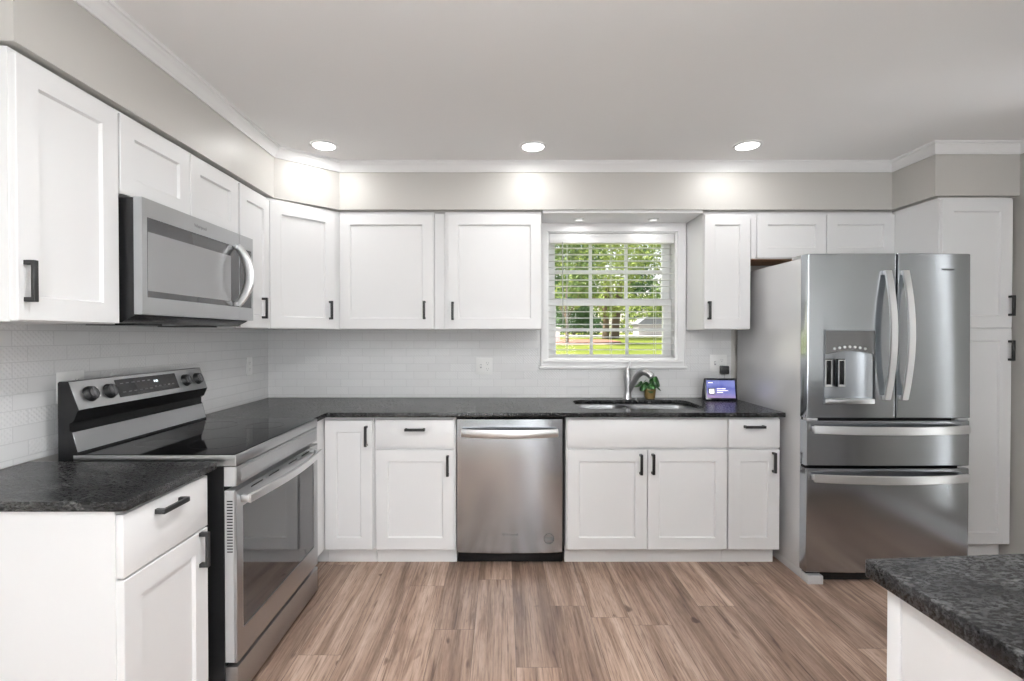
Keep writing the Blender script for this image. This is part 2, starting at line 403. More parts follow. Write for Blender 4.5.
def run_profile(path, prof, name, m):
    """moulding along a plan polyline, mitred; prof = (offset to the right of travel, z)"""
    P = [Vector((p[0], p[1])) for p in path]; n = len(P); bm = bmesh.new(); rings = []
    for i in range(n):
        d0 = (P[i] - P[i - 1]).normalized() if i else None
        d1 = (P[i + 1] - P[i]).normalized() if i < n - 1 else None
        n0 = Vector((d0.y, -d0.x)) if d0 else None; n1 = Vector((d1.y, -d1.x)) if d1 else None
        if n0 is None: mt = n1
        elif n1 is None: mt = n0
        else:
            mt = (n0 + n1); mt = mt / max(mt.length_squared / 2, .2)
        rings.append([bm.verts.new((P[i].x + mt.x * o, P[i].y + mt.y * o, z)) for o, z in prof])
    m_ = len(prof)
    for A, B in zip(rings, rings[1:]):
        for k in range(m_): bm.faces.new((A[k], A[(k + 1) % m_], B[(k + 1) % m_], B[k]))
    bm.faces.new(rings[0]); bm.faces.new(rings[-1][::-1])
    bmesh.ops.recalc_face_normals(bm, faces=bm.faces)
    q = MB(); q.merge(bm); return struct(q.build(name, m, angle=25))
crown = [(0, ZC - .062), (.008, ZC - .062), (.010, ZC - .054), (.014, ZC - .050), (.020, ZC - .036), (.030, ZC - .022), (.034, ZC - .019), (.036, ZC - .011), (.045, ZC - .010), (.047, ZC), (0, ZC)]
run_profile([(XL, YR), (XL, 1.324)] + S[1:7] + [(XR, YR)], crown, 'trim_1', TRIM)
base = [(0, 0), (.014, 0), (.014, .085), (.008, .105), (0, .108)]
run_profile([(XR, 2.70), (XR, -.8), (XR, YR)], base, 'baseboard_right', TRIM)
run_profile([(XL, YR), (XL, 1.2)], base, 'baseboard_left', TRIM)

# tile between worktop and wall cabinets
ZT = .889
b = MB().box(XL, XL + .008, 1.266, YW, ZT, 1.40)
b.box(XL, XL + .008, 1.68, 2.50, 1.40, 1.56)
struct(b.build('wall_left_tile', TILEY, smooth=False))
b = MB().box(XL + .008, .272, YW - .008, YW, ZT, 1.40).box(.272, 1.276, YW - .008, YW, ZT, 1.094).box(1.276, 1.598, YW - .008, YW, ZT, 1.40)
struct(b.build('wall_back_tile', TILEX, smooth=False))

# ------------------------------------------------------------------ window, casing, blind
b = MB()
b.plate(.272, 1.276, 1.098, 2.103, WX0, WX1, WZ0, 2.040, YW - .018, YW)
b.box(.262, 1.286, YW - .030, YW - .017, 1.090, 1.106, .003)
b.box(.290, 1.258, YW - .034, YW - .016, 1.130, 1.150, .004)
b.box(.272, .282, YW - .024, YW - .017, 1.106, 2.10, .002).box(1.266, 1.276, YW - .024, YW - .017, 1.106, 2.10, .002)
struct(b.build('trim_2', TRIM))
struct(MB().box(.262, 1.277, 3.104, 3.385, 2.0945, 2.112, .0015).build('trim_3', TRIM))
VINYL = mat('white_window_vinyl', (.88, .88, .88), .3)
wnd = thing('window_1', None, None, (0, YW, 0)); tag(wnd, kind='structure')
b = MB()                                           # jamb liner
b.plate(WX0, WX1, WZ0, WZ1, WX0 + .012, WX1 - .012, WZ0 + .012, WZ1 - .012, .0, .15)
b.build('window_frame', VINYL, wnd)
def sash(name, x0, x1, z0, z1, y, st, top, bot):
    MB().plate(x0, x1, z0, z1, x0 + st, x1 - st, z0 + bot, z1 - top, y, y + .032).build(name, VINYL, wnd)
    gx0, gx1, gz0, gz1 = x0 + st, x1 - st, z0 + bot, z1 - top
    b = MB(); w = (gx1 - gx0) / 3
    for k in (1, 2): b.box(gx0 + w * k - .011, gx0 + w * k + .011, y + .008, y + .024, gz0, gz1, .003)
    zm = (gz0 + gz1) / 2; b.box(gx0, gx1, y + .009, y + .023, zm - .011, zm + .011, .003)
    b.build('muntin', VINYL, wnd)
    MB().box(gx0 - .005, gx1 + .005, y + .0155, y + .0165, gz0 - .005, gz1 + .005).build('pane', GLASS, wnd)
sash('upper_sash', WX0 + .014, WX1 - .014, 1.535, WZ1 - .014, .108, .052, .05, .042)
sash('lower_sash', WX0 + .014, WX1 - .014, WZ0 + .013, 1.580, .072, .056, .046, .022)

SLAT = mat('blind_slat_vinyl', (.84, .84, .84), .4)
_tl = N(SLAT, 'ShaderNodeBsdfTranslucent'); _tl.inputs['Color'].default_value = (.84, .84, .82, 1); _ms = N(SLAT, 'ShaderNodeMixShader'); _ms.inputs[0].default_value = .35
L(SLAT, BS(SLAT).outputs[0], _ms.inputs[1]); L(SLAT, _tl.outputs[0], _ms.inputs[2]); L(SLAT, _ms.outputs[0], SLAT.node_tree.nodes['Material Output'].inputs['Surface'])
bl = thing('window_blind', 'white horizontal slat blind hanging in the window above the sink', 'blind', (0, YW, 0))
MB().box(WX0 + .016, WX1 - .016, .004, .060, 1.962, 2.030, .004).build('headrail', PLASTW, bl)
b = MB(); z = 1.175; k = 0
while z < 1.955:
    for s in (0,):
        pts = [(.008 + .048 * t, z + .0035 * math.sin(math.pi * t) ) for t in (0, .25, .5, .75, 1)]
        pts = pts + [(p[0], p[1] - .0022) for p in pts[::-1]]
        b.prism(pts, 'x', WX0 + .018, WX1 - .018)
    z += .0445
b.build('slats', SLAT, bl)
MB().box(WX0 + .018, WX1 - .018, .008, .058, 1.153, 1.168, .003).build('bottom_rail', PLASTW, bl)
for x in (.462, .770, 1.078):
    MB().tube([(x, .008, 1.16), (x, .008, 1.97)], .0012, 6).tube([(x, .057, 1.16), (x, .057, 1.97)], .0012, 6).build('ladder_cord', PLASTW, bl)
MB().tube([(.425, -.004, 1.97), (.428, -.006, 1.40)], .0035, 8).build('tilt_wand', GREYPL, bl)

# ------------------------------------------------------------------ handles and cabinets
def handle(mb, cx, cz, vert=True, ln=.115, y=-.02):
    h = ln / 2; w = .0074; t = .010; so = .030
    if vert:
        mb.box(cx - w, cx + w, y - so, y - so + t, cz - h, cz + h, .0012, 1)
        for s in (-1, 1): mb.box(cx - w, cx + w, y - so + t - .001, y, cz + s * (h - .0065) - .0065, cz + s * (h - .0065) + .0065, .0012, 1)
    else:
        mb.box(cx - h, cx + h, y - so, y - so + t, cz - w, cz + w, .0012, 1)
        for s in (-1, 1): mb.box(cx + s * (h - .0065) - .0065, cx + s * (h - .0065) + .0065, y - so + t - .001, y, cz - w, cz + w, .0012, 1)
def cabinet(name, label, loc, rz, w, d, z1, doors=(), drawers=(), panels=(), toe=None, group=None, cat='cabinet', under=None, body_x=(0, None), top_open=False):
    """local frame: x along the face, face at y=0, body behind it, doors in front of it"""
    t = thing(name, label, cat, loc, rz, group)
    x0, x1 = body_x[0], body_x[1] if body_x[1] is not None else w
    b = MB()
    z0 = toe if toe else 0
    if top_open:
        b.box(x0, x1, 0, .018, z0, z1).box(x0, x0 + .018, .018, d, z0, z1).box(x1 - .018, x1, .018, d, z0, z1).box(x0 + .018, x1 - .018, d - .015, d, z0, z1).box(x0 + .018, x1 - .018, .018, d - .015, z0, z0 + .018)
    else: b.box(x0, x1, 0, d, z0, z1)
    b.build('carcass', WHITE, t)
    if under: MB().box(x0 + .004, x1 - .004, .004, d - .004, -.003, -.0002).build('underside', under, t)
    if toe: MB().box(x0, x1, .055, d, .0005, toe - .0005).build('toe_kick', TRIM, t)
    for q in doors:
        dx0, dx1, dz0, dz1 = q[:4]
        o = MB().shaker(dx0, dx1, dz0, dz1).build('door', WHITE, t, smooth=False)
        if len(q) > 4 and q[4]:
            hb = MB(); handle(hb, q[4][0], q[4][1], True); hb.build('handle', BLACK, o)
    for q in drawers:
        dx0, dx1, dz0, dz1 = q[:4]
        o = MB().box(dx0, dx1, -.02, 0, dz0, dz1, .002, 2).build('drawer', WHITE, t)
        if q[4]: hb = MB(); handle(hb, q[4][0], q[4][1], False); hb.build('handle', BLACK, o)
    for q in panels: MB().box(*q, .0015, 1).build('filler_strip', WHITE, t)
    return t

YF = 2.786            # back base cabinets: face plane
ZB = .8605             # top of the base boxes
YUF = 3.117           # back wall cabinets: face plane
# --- back wall, base row (x in world = root x + local x)
cabinet('base_cabinet', 'white base cabinet with one tall door in the corner beside the range', (-1.006, YF, 0), 0, .281, .614, ZB,
        doors=[(.006, .276, .104, .840, (.243, .752))], toe=.104, panels=[(-.018, 0, -.305, .55, .104, ZB), (-.20, -.0005, .055, .30, .0005, .1035)])
cabinet('base_cabinet', 'white base cabinet with one drawer over one door left of the dishwasher', (-.722, YF, 0), 0, .463, .614, ZB,
        doors=[(.011, .455, .104, .671, (.419, .584))], drawers=[(.011, .455, .685, .843, (.235, .789))], toe=.104)
cabinet('sink_base_cabinet', 'white two-door sink base cabinet with a plain false drawer front', (.368, YF, 0), 0, .916, .614, ZB,
        doors=[(.006, .459, .104, .671, (.421, .592)), (.463, .913, .104, .671, (.489, .594))], drawers=[(.006, .913, .685, .846, None)], toe=.104, top_open=True)
cabinet('base_cabinet', 'narrow white base cabinet with drawer and door beside the refrigerator', (1.286, YF, 0), 0, .296, .614, ZB,
        doors=[(.003, .292, .104, .671, (.254, .603))], drawers=[(.003, .292, .685, .846, (.143, .805))], toe=.104)
# --- back wall, wall row
ZU, UH = 1.3585, .743
cabinet('wall_cabinet', 'white single-door wall cabinet between the corner cabinet and its twin by the window', (-1.024, YUF, ZU), 0, .598, .283, UH,
        doors=[(.003, .592, .003, .728, (.539, .121))], panels=[(.600, .664, .006, .15, 0, UH - .004)])
cabinet('wall_cabinet', 'white single-door wall cabinet directly left of the window', (-.358, YUF, ZU), 0, .613, .283, UH,
        doors=[(.021, .610, .003, .728, (.052, .116))])
cabinet('wall_cabinet', 'narrow white wall cabinet right of the window, above the smart display', (1.281, YUF, ZU), 0, .297, .283, UH,
        doors=[(.003, .294, .003, .728, (.030, .119))])
cabinet('wall_cabinet', 'short white two-door wall cabinet above the refrigerator', (1.581, YUF, 1.806), 0, .906, .283, .295,
        doors=[(.036, .472, .004, .281), (.476, .905, .004, .281)], under=WOODRAW, body_x=(0, .905), panels=[(.001, .033, -.012, 0, .0, .255)])
cabinet('pantry_cabinet', 'tall white pantry cabinet with upper and lower door right of the refrigerator', (2.487, 2.79, 0), 0, .418, .610, 2.1015,
        doors=[(.004, .403, 1.364, 2.088, (.386, 1.488)), (.004, .403, .132, 1.356, (.387, 1.235))], toe=.128,
        panels=[(.420, .447, .06, .3, .128, 2.09)], cat='pantry')
# --- left wall, base
XF = -1.010
cabinet('base_cabinet', 'white base cabinet with drawer and door on the near side of the range', (-1.013, 1.277, 0), R(90), .376, .606, ZB,
        doors=[(.004, .372, .104, .673, (.330, .614))], drawers=[(.004, .372, .679, .848, (.176, .815))], toe=.104)
# --- left wall, wall row
XU = -1.334
cabinet('wall_cabinet', 'white single-door wall cabinet on the near side of the microwave', (XU, 1.328, ZU), R(90), .362, .285, UH,
        doors=[(.003, .358, .003, .728, (.026, .112))])
cabinet('wall_cabinet', 'short white two-door wall cabinet above the microwave', (XU, 1.692, 1.808), R(90), .764, .285, .294,
        doors=[(.003, .383, .003, .280), (.387, .761, .003, .280)])
cabinet('wall_cabinet', 'narrow white wall cabinet between the microwave and the corner cabinet', (XU, 2.460, ZU), R(90), .325, .285, UH,
        doors=[(.010, .322, .003, .728, (.232, .112))])
# --- diagonal corner wall cabinet
P0, P1 = Vector((-1.3345, 2.7895)), Vector((-1.0275, 3.1175))
dv = (P1 - P0); dl = dv.length; ang = math.atan2(dv.y, dv.x)
cc = thing('corner_cabinet', 'white diagonal corner wall cabinet between the left and back walls', 'cabinet', (P0.x, P0.y, ZU), ang)
inv = Matrix.Rotation(-ang, 2)
pts = [inv @ (Vector(p) - P0) for p in ((P0.x, P0.y), (P1.x, P1.y), (P1.x, 3.398), (-1.617, 3.398), (-1.617, P0.y))]
MB().prism([(p.x, p.y) for p in pts], 'z', 0, UH).build('carcass', WHITE, cc)
o = MB().shaker(.010, dl - .040, .003, .728).build('door', WHITE, cc, smooth=False)
hb = MB(); handle(hb, dl - .078, .118); hb.build('handle', BLACK, o)

# ------------------------------------------------------------------ worktops
XC, YC = -.9765, 2.731
inner = arc_pts(XC + .012, YC - .012, .012, 180, 90, 3)
outline = [(XL + .0095, 2.4745), (XC, 2.4745)] + inner + [(1.583, YC)] + arc_pts(1.583, YC + .012, .012, -90, 0, 3) + [(1.595, YW - .0095), (XL + .0095, YW - .0095)]
SX0, SX1, SY0, SY1 = .468, 1.225, 2.885, 3.275
sinkhole = rounded_rect(SX0, SX1, SY0, SY1, .085, 8)
o = slab('worktop', [outline, sinkhole], ZB + .001, .888, GRAN)
tag(o, 'long dark granite worktop along the back wall with a sink cutout', 'worktop')
o = slab('worktop', [[(XL + .0095, 1.266)] + arc_pts(XC - .012, 1.278, .012, -90, 0, 3) + [(XC, 1.674), (XL + .0095, 1.674)]], ZB + .001, .888, GRAN)
tag(o, 'short dark granite worktop on the near side of the range', 'worktop')
# peninsula, lower right
o = slab('worktop', [[(.704, -.15), (XR - .004, -.15), (XR - .004, 1.105)] + [(.708, .944), (.705, .943), (.704, .940)]], ZB - .006, .888, GRAN, .003)
tag(o, 'dark granite peninsula worktop at the lower right, nearest the camera', 'worktop')
pen = thing('peninsula_cabinet', 'white peninsula base cabinet under the near granite worktop', 'cabinet', (.717, .905, 0), R(-90))
MB().box(.002, 1.05, .004, 2.2, .0, ZB - .0075).build('carcass', WHITE, pen)
MB().box(0, .030, 0, .03, .0, ZB - .0075, .002, 2).build('corner_post', WHITE, pen)
MB().box(.034, .98, .002, .006, .012, ZB - .012, .001, 1).build('end_panel', WHITE, pen)

# ------------------------------------------------------------------ sink and faucet
sk = thing('kitchen_sink', 'stainless double-bowl sink set under the dark worktop below the window', 'sink', (0, 0, 0))
def bowl(x0, x1, y0, y1, zt, zb, name):
    bm = bmesh.new(); prof = [(0, zt), (.004, zt - .02), (.010, zb + .05), (.035, zb + .008), (.07, zb)]
    rings = []
    for d, z in prof:
        rings.append([bm.verts.new((p[0], p[1], z)) for p in rounded_rect(x0 + d, x1 - d, y0 + d, y1 - d, max(.075 - d * .2, .03), 6)])
    for A, B in zip(rings, rings[1:]):
        n = len(A)
        for k in range(n): bm.faces.new((A[k], A[(k + 1) % n], B[(k + 1) % n], B[k]))
    bm.faces.new(rings[-1]); bmesh.ops.recalc_face_normals(bm, faces=bm.faces)
    for f in bm.faces: f.normal_flip()
    q = MB(); q.merge(bm); return q.build(name, SINKST, sk)
XM = .80
bowl(SX0 + .002, XM - .012, SY0 + .002, SY1 - .002, .8525, .66, 'bowl')
bowl(XM + .012, SX1 - .002, SY0 + .002, SY1 - .002, .8525, .66, 'bowl')
MB().box(XM - .0125, XM + .0125, SY0 + .07, SY1 - .07, .80, .852, .005).build('divider', SINKST, sk)
MB().plate(SX0 - .02, SX1 + .02, -(SY1 + .012), -(SY0 - .012), SX0 + .001, SX1 - .001, -(SY1 - .001), -(SY0 + .001), .853, .8600, mtx=Matrix(((1, 0, 0, 0), (0, 0, -1, 0), (0, 1, 0, 0), (0, 0, 0, 1)))).build('rim', SINKST, sk)
for x in (.63, 1.01): MB().lathe([(0, .664), (.042, .664), (.045, .661)], 20, Matrix.Translation((x, 3.08, 0))).build('drain', CHROME, sk)

fc = thing('faucet', 'brushed nickel single-lever faucet behind the sink', 'faucet', (.858, 3.325, .8885))
MB().lathe([(.0, 0), (.031, 0), (.031, .006), (.0265, .012), (.0245, .05), (.0245, .11), (.0255, .15), (.0245, .162), (.022, .168)], 28).build('body', FNICK, fc)
MB().lathe([(.0225, .168), (.0225, .186), (.020, .200), (.012, .210), (0, .212)], 28).tube([(.003, 0, .203), (.011, .002, .226), (.020, .004, .256)], [.009, .0075, .0065], 12).build('lever', FNICK, fc)
path = []
for i in range(21):
    t = i / 20
    p0, p1, p2, p3 = Vector((.004, 0, .050)), Vector((.040, -.02, .110)), Vector((.060, -.075, .248)), Vector((.128, -.120, .162))
    path.append((1 - t) ** 3 * p0 + 3 * t * (1 - t) ** 2 * p1 + 3 * t * t * (1 - t) * p2 + t ** 3 * p3)
MB().tube(path, [.0195 + .0045 * max(0, (i - 9) / 11) for i in range(21)], 18).build('spout', FNICK, fc)
MB().tube([path[-1], path[-1] + (path[-1] - path[-2]).normalized() * .006], [.020, .017], 18).build('spray_face', GREYPL, fc)

# ------------------------------------------------------------------ range
rg = thing('range', 'stainless freestanding electric range with black glass cooktop and black sides', 'range', (-.930, 1.7135, 0), R(90))
W = .755
MB().box(.002, W - .002, .046, .622, .022, .858).build('body', BLACKEN, rg)
b = MB(); b.box(-.001, W + .001, .0, .572, .861, .899, .0015); b.build('cooktop_rim', STEEL, rg)
MB().box(.004, W - .004, .007, .560, .8985, .9015, .001, 1).build('cooktop', GLASSBLK, rg)
BURN = mat('burner_print', (.035, .035, .037), .12)
for x, y, r in ((.19, .17, .105), (.56, .17, .085), (.19, .41, .075), (.56, .41, .105)):
    MB().lathe([(r - .003, .9016), (r - .003, .9019), (r, .9019), (r, .9016)], 40, Matrix.Translation((x, y, 0))).build('burner_ring', BURN, rg)
MB().box(0.0015, W - .0015, 0, .045, .790, .858, .002).box(.03, W - .03, -.0012, .004, .800, .848, .001, 1).build('front_panel', STEEL, rg)
dr = MB().plate(0, W, .166, .774, .042, W - .045, .266, .708, 0, .010).build('oven_door', STEEL, rg)
MB().box(.040, W - .043, .003, .009, .264, .710).build('window', OVENGL, dr)
MB().box(.0, W, .0105, .043, .166, .774, .001, 1).build('door_edge', SILVER, dr)
MB().box(-.0008, 0, .003, .043, .79, .858).build('end_cap', SILVER, rg)
MB().box(0, W, .0445, .046, .150, .79).build('shadow_gap', DARK, rg)
pth = [(.03 + (W - .06) * i / 20, -.030 - .024 * math.sin(math.pi * i / 20), .738) for i in range(21)]
hb = MB().sweep(pth, [(-.005, -.015), (.003, -.016), (.006, -.013), (.006, .013), (.003, .016), (-.005, .015)])
for x in (.036, W - .036): hb.box(x - .010, x + .010, -.032, 0, .726, .750, .002)
hb.build('handle', STEELH, dr)
for x0, x1 in ((.10, .19), (.24, .33), (.42, .51), (.56, .65)): MB().box(x0, x1, -.0008, .002, .756, .7615).build('vent_slot', DARK, dr)
b = MB()
for k in range(18): b.box(-.0008, .002, .014, .034, .735 - k * .0105, .739 - k * .0105)
b.build('side_vent', DARK, dr)
MB().box(0, W, 0, .044, .034, .150, .003).build('storage_drawer', STEEL, rg)
for x in (.05, W - .05):
    for y in (.08, .56): MB().lathe([(0, 0), (.018, 0), (.018, .008), (.010, .010), (.010, .030), (0, .030)], 14, Matrix.Translation((x, y, .0005))).build('foot', GREYPL, rg)
# backguard: black housing with a sloping stainless control face and a lower apron
prof = [(.625, .860), (.625, 1.153), (.620, 1.158), (.592, 1.158), (.5545, 1.056), (.571, 1.018), (.585, 1.010), (.585, .985), (.580, .980), (.560, .906), (.560, .860)]
bgd = MB().prism(prof, 'x', 0, W).build('backguard', BLACKEN, rg, angle=20)
def slope_box(x0, x1, a, c, s0, s1, t0, t1, bev=.0):
    """box lying on the slope from point a to point c (y,z); s along the slope, t outward"""
    A, Cc = Vector(a), Vector(c); d = (Cc - A).normalized(); nrm = Vector((d.y, -d.x))
    if nrm.x > 0: nrm = -nrm
    M = Matrix(((1, 0, 0, 0), (0, d.x, nrm.x, A.x), (0, d.y, nrm.y, A.y), (0, 0, 0, 1)))
    return (x0, x1, s0, s1, t0, t1, bev, 1, M)
top, lip = (.592, 1.158), (.5545, 1.056); LN = math.hypot(.0375, .102)
MB().box(*slope_box(.004, W - .004, top, lip, .002, LN - .001, 0, .0022, .0008)).build('control_face', STEEL, bgd)
MB().box(*slope_box(.004, W - .004, (.580, .980), (.560, .906), .002, .074, 0, .002, .0008)).build('apron', STEEL, bgd)
MB().box(*slope_box(.198, .552, top, lip, .014, .086, .002, .0034, .0006)).build('display', mat('control_display', (.016, .016, .017), .14, spec=.3), bgd)
b = MB()
for x, w_, s in ((.405, .008, .034), (.417, .012, .034)): b.box(*slope_box(x, x + w_, top, lip, s, s + .009, .0034, .0037))
b.build('clock_digits', emit('clock_glow', (.8, .85, .9), .8), bgd)
KEYP = mat('key_print', (.13, .13, .135), .4)
for rw in ([(.22 + i * .03, .236 + i * .03, .030, .033) for i in range(6)], [(.22 + i * .03, .236 + i * .03, .066, .069) for i in range(6)], [(.40 + i * .028, .412 + i * .028, .060, .064) for i in range(5)]):
    b = MB()
    for a0, a1, s0, s1 in rw: b.box(*slope_box(a0, a1, top, lip, s0, s1, .0034, .0036))
    b.build('key_print', KEYP, bgd)
d_ = (Vector(lip) - Vector(top)).normalized(); n2 = Vector((d_.y, -d_.x)); n2 = -n2 if n2.x > 0 else n2
KNOBCAP = mat('knob_cap_grey', (.13, .13, .135), .34, .7)
for x in (.070, .160, .610, .700):
    c_ = Vector(top) + d_ * .055
    M = Matrix(((1, 0, 0, x), (0, d_.x, n2.x, c_.x), (0, d_.y, n2.y, c_.y), (0, 0, 0, 1)))
    kb = MB().lathe([(0, .002), (.029, .002), (.029, .005), (.0265, .008), (.025, .017), (.023, .020), (0, .020)], 28, M).build('knob', BLACK, bgd)
    MB().lathe([(0, .0202), (.016, .0202), (.0165, .0215), (.013, .0235), (0, .024)], 24, M).build('knob_cap', KNOBCAP, kb)
    MB().box(-.0035, .0035, -.021, .021, .0202, .0275, .001, 1, M).build('grip', KNOBCAP, kb)
    MB().box(.032, .042, -.022, .014, .0022, .0030, 0, 1, M).build('dial_print', PLASTW, bgd)

# ------------------------------------------------------------------ over-the-range microwave
mw = thing('microwave', 'stainless over-the-range microwave under the short left wall cabinet', 'microwave', (-1.245, 1.700, 1.36), R(90))
W = .757
MB().prism([(.030, .030), (.075, .006), (.377, .0), (.377, .440), (.030, .440)], 'x', .002, W - .002).build('body', BLACKEN, mw)
XS = .632
fr = MB().plate(0, XS - .001, .034, .441, .024, XS - .001 - .0005, .095, .377, 0, .0295).build('door', STEEL, mw)
MB().box(.022, XS - .0015, .002, .008, .093, .379).build('door_glass', MWGL, fr)
MB().box(.030, .560, .0012, .004, .118, .326).build('window_screen', MWSCR, fr)
cp = MB().plate(XS + .001, W, .034, .441, XS + .0015, W - .014, .095, .377, 0, .0295).build('control_panel', STEEL, mw)
MB().box(XS + .001, W - .012, .002, .008, .093, .379).build('control_glass', MWGL, cp)
pth = [(.592, -.012 - .058 * math.sin(math.pi * i / 20) ** .8, .105 + .270 * i / 20) for i in range(21)]
MB().tube(pth, [.013 + .005 * math.sin(math.pi * i / 20) for i in range(21)], 16, flat=(.7, 1.35)).box(.580, .604, -.016, .002, .098, .116, .004).box(.580, .604, -.016, .002, .364, .382, .004).build('handle', STEELH, fr)
for x in (.12, .50): MB().box(x, x + .15, .12, .30, -.002, .012).build('grease_filter', BLACKEN, mw)
text_mesh('Whirlpool', .020, 'logo', mat('logo_grey', (.24, .24, .245), .4), mw, (.330, -.0006, .407), (R(90), 0, 0))

# ------------------------------------------------------------------ dishwasher
dw = thing('dishwasher', 'stainless dishwasher with a curved bar handle between white base cabinets', 'dishwasher', (-.252, 2.786, 0))
W = .598
bm = bmesh.new(); n = 14; A = []
for i in range(n + 1):
    x = W * i / n; y = -.020 - .013 * (1 - ((x - W / 2) / (W / 2)) ** 2)
    A.append([bm.verts.new((x, y + (.006 if z in (.086, .852) else 0), z)) for z in (.086, .092, .470, .846, .852)])
for i in range(n):
    for k in range(4): bm.faces.new((A[i][k], A[i + 1][k], A[i + 1][k + 1], A[i][k + 1]))
bk = [bm.verts.new(p) for p in ((0, .03, .086), (W, .03, .086), (W, .03, .852), (0, .03, .852))]
bm.faces.new([a[0] for a in A[::-1]] + [bk[0], bk[1]]); bm.faces.new([a[-1] for a in A] + [bk[2], bk[3]])
bm.faces.new(A[0] + [bk[3], bk[0]]); bm.faces.new(A[-1][::-1] + [bk[1], bk[2]]); bm.faces.new(bk)
bmesh.ops.recalc_face_normals(bm, faces=bm.faces)
q = MB(); q.merge(bm); dd = q.build('door', STEELV, dw)
MB().box(-.004, W + .017, .031, .56, .078, .850).build('tub', BLACKEN, dw)
MB().box(.0, W + .012, .045, .07, .006, .080, .002).box(.0, W + .012, .07, .5, .001, .06).build('toe_panel', BLACKEN, dw)
MB().box(W + .002, W + .016, .012, .030, .082, .850).build('side_strip', DARK, dw)
pth = [(.030 + (W - .06) * i / 24, -.048 - .046 * math.sin(math.pi * i / 24) ** .9, .774) for i in range(25)]
hb = MB().sweep(pth, [(-.008, -.020), (.004, -.0235), (.010, -.014), (.010, .014), (.004, .0235), (-.008, .020)])
for x in (.038, W - .038): hb.box(x - .012, x + .012, -.056, -.018, .752, .788, .003)
hb.build('handle', STEELH, dd)
LG = mat('badge_grey', (.10, .10, .10), .5, .2)
b = MB(); M = Matrix.Translation((.522, -.0262, .170)) @ Matrix.Rotation(R(90), 4, 'X')
b.lathe([(.026, 0), (.026, .002), (.030, .002), (.030, 0)], 28, M)
for z, hw in ((-.008, .024), (.0, .026), (.008, .024)): b.box(.522 - hw, .522 + hw, -.0284, -.0262, .170 + z - .0015, .170 + z + .0015)
b.build('badge', LG, dd)
text_mesh('Whirlpool', .022, 'logo', LG, dd, (.30, -.0335, .196), (R(90), 0, 0))

# ------------------------------------------------------------------ refrigerator
fg = thing('refrigerator', 'stainless french-door refrigerator with ice dispenser and two lower drawers', 'refrigerator', (1.620, 2.582, 0))
W = .8635
def fy(x, x0, x1):
    y = -.002 + .010 * ((x - W / 2) / (W / 2)) ** 2
    e = min(x - x0, x1 - x); r = .005
    if e < r: y += r - math.sqrt(max(r * r - (r - e) ** 2, 0))
    return y
def fdoor(name, x0, x1, z0, z1, hole=None, dep=.066, twist=0.0):
    xs = sorted(set([x0, x0 + .002, x0 + .005, x0 + .010, x1 - .010, x1 - .005, x1 - .002, x1] + [x0 + .010 + (x1 - x0 - .02) * i / 14 for i in range(15)] + (list(hole[:2]) if hole else [])))
    xs = [x for i, x in enumerate(xs) if i == 0 or x - xs[i - 1] > 1e-5]
    zs = sorted(set([z0, z0 + .004, z1 - .004, z1] + [z0 + .004 + (z1 - z0 - .008) * i / 10 for i in range(1, 10)] + (list(hole[2:]) if hole else [])))
    bm = bmesh.new()
    G = [[bm.verts.new((x, fy(x, x0, x1) + twist * (x - (x0 + x1) / 2) * (z - (z0 + z1) / 2) + (.004 if z in (z0, z1) else 0), z)) for z in zs] for x in xs]
    for i in range(len(xs) - 1):
        for k in range(len(zs) - 1):
            if hole and xs[i] >= hole[0] - 1e-6 and xs[i + 1] <= hole[1] + 1e-6 and zs[k] >= hole[2] - 1e-6 and zs[k + 1] <= hole[3] + 1e-6: continue
            bm.faces.new((G[i][k], G[i + 1][k], G[i + 1][k + 1], G[i][k + 1]))
    bk = [bm.verts.new(p) for p in ((x0, dep, z0), (x1, dep, z0), (x1, dep, z1), (x0, dep, z1))]
    bm.faces.new([g[0] for g in G[::-1]] + [bk[0], bk[1]]); bm.faces.new([g[-1] for g in G] + [bk[2], bk[3]])
    bm.faces.new(G[0] + [bk[3], bk[0]]); bm.faces.new(G[-1][::-1] + [bk[1], bk[2]]); bm.faces.new(bk)
    bmesh.ops.recalc_face_normals(bm, faces=bm.faces)
    q = MB(); q.merge(bm); return q.build(name, STEELV, fg, angle=30)
MB().box(.004, W - .004, .074, .790, .045, 1.738, .006).build('case', GREYPAINT, fg)
MB().box(.010, W - .010, .066, .076, .06, 1.73).build('door_gasket', DARK, fg)
HX0, HX1, HZ0, HZ1 = .088, .354, .957, 1.349
ld = fdoor('left_door', 0, .4600, .882, 1.752, (HX0, HX1, HZ0, HZ1))
rd = fdoor('right_door', .4665, W, .882, 1.752, twist=.040)
d1 = fdoor('upper_drawer', 0, W, .628, .868)
d2 = fdoor('freezer_drawer', 0, W, .060, .614)
def vhandle(parent, cx):
    p = []
    for i in range(25):
        t = i / 24; p.append((cx, fy(cx, -1, 2) - .014 - .044 * math.sin(math.pi * t) ** .9, .983 + .676 * t))
    b = MB().sweep(p, [(-.017, -.005), (.017, -.005), (.018, 0), (.016, .006), (-.016, .006), (-.018, 0)], up=(0, -1, 0))
    for z in (.992, 1.650): b.box(cx - .016, cx + .016, -.022, .0, z - .012, z + .012, .004)
    b.build('handle', STEELH, parent)
vhandle(ld, .405); vhandle(rd, .497)
def hhandle(parent, z):
    p = []
    for i in range(25):
        t = i / 24; x = .026 + (W - .052) * t; p.append((x, -.014 - .048 * math.sin(math.pi * t) ** .8, z))
    b = MB().sweep(p, [(-.006, -.020), (.006, -.022), (.009, -.019), (.009, .019), (.006, .022), (-.006, .020)])
    for x in (.034, W - .034): b.box(x - .012, x + .012, -.020, .006, z - .014, z + .014, .004)
    b.build('handle', STEELH, parent)
hhandle(d1, .826); hhandle(d2, .570)
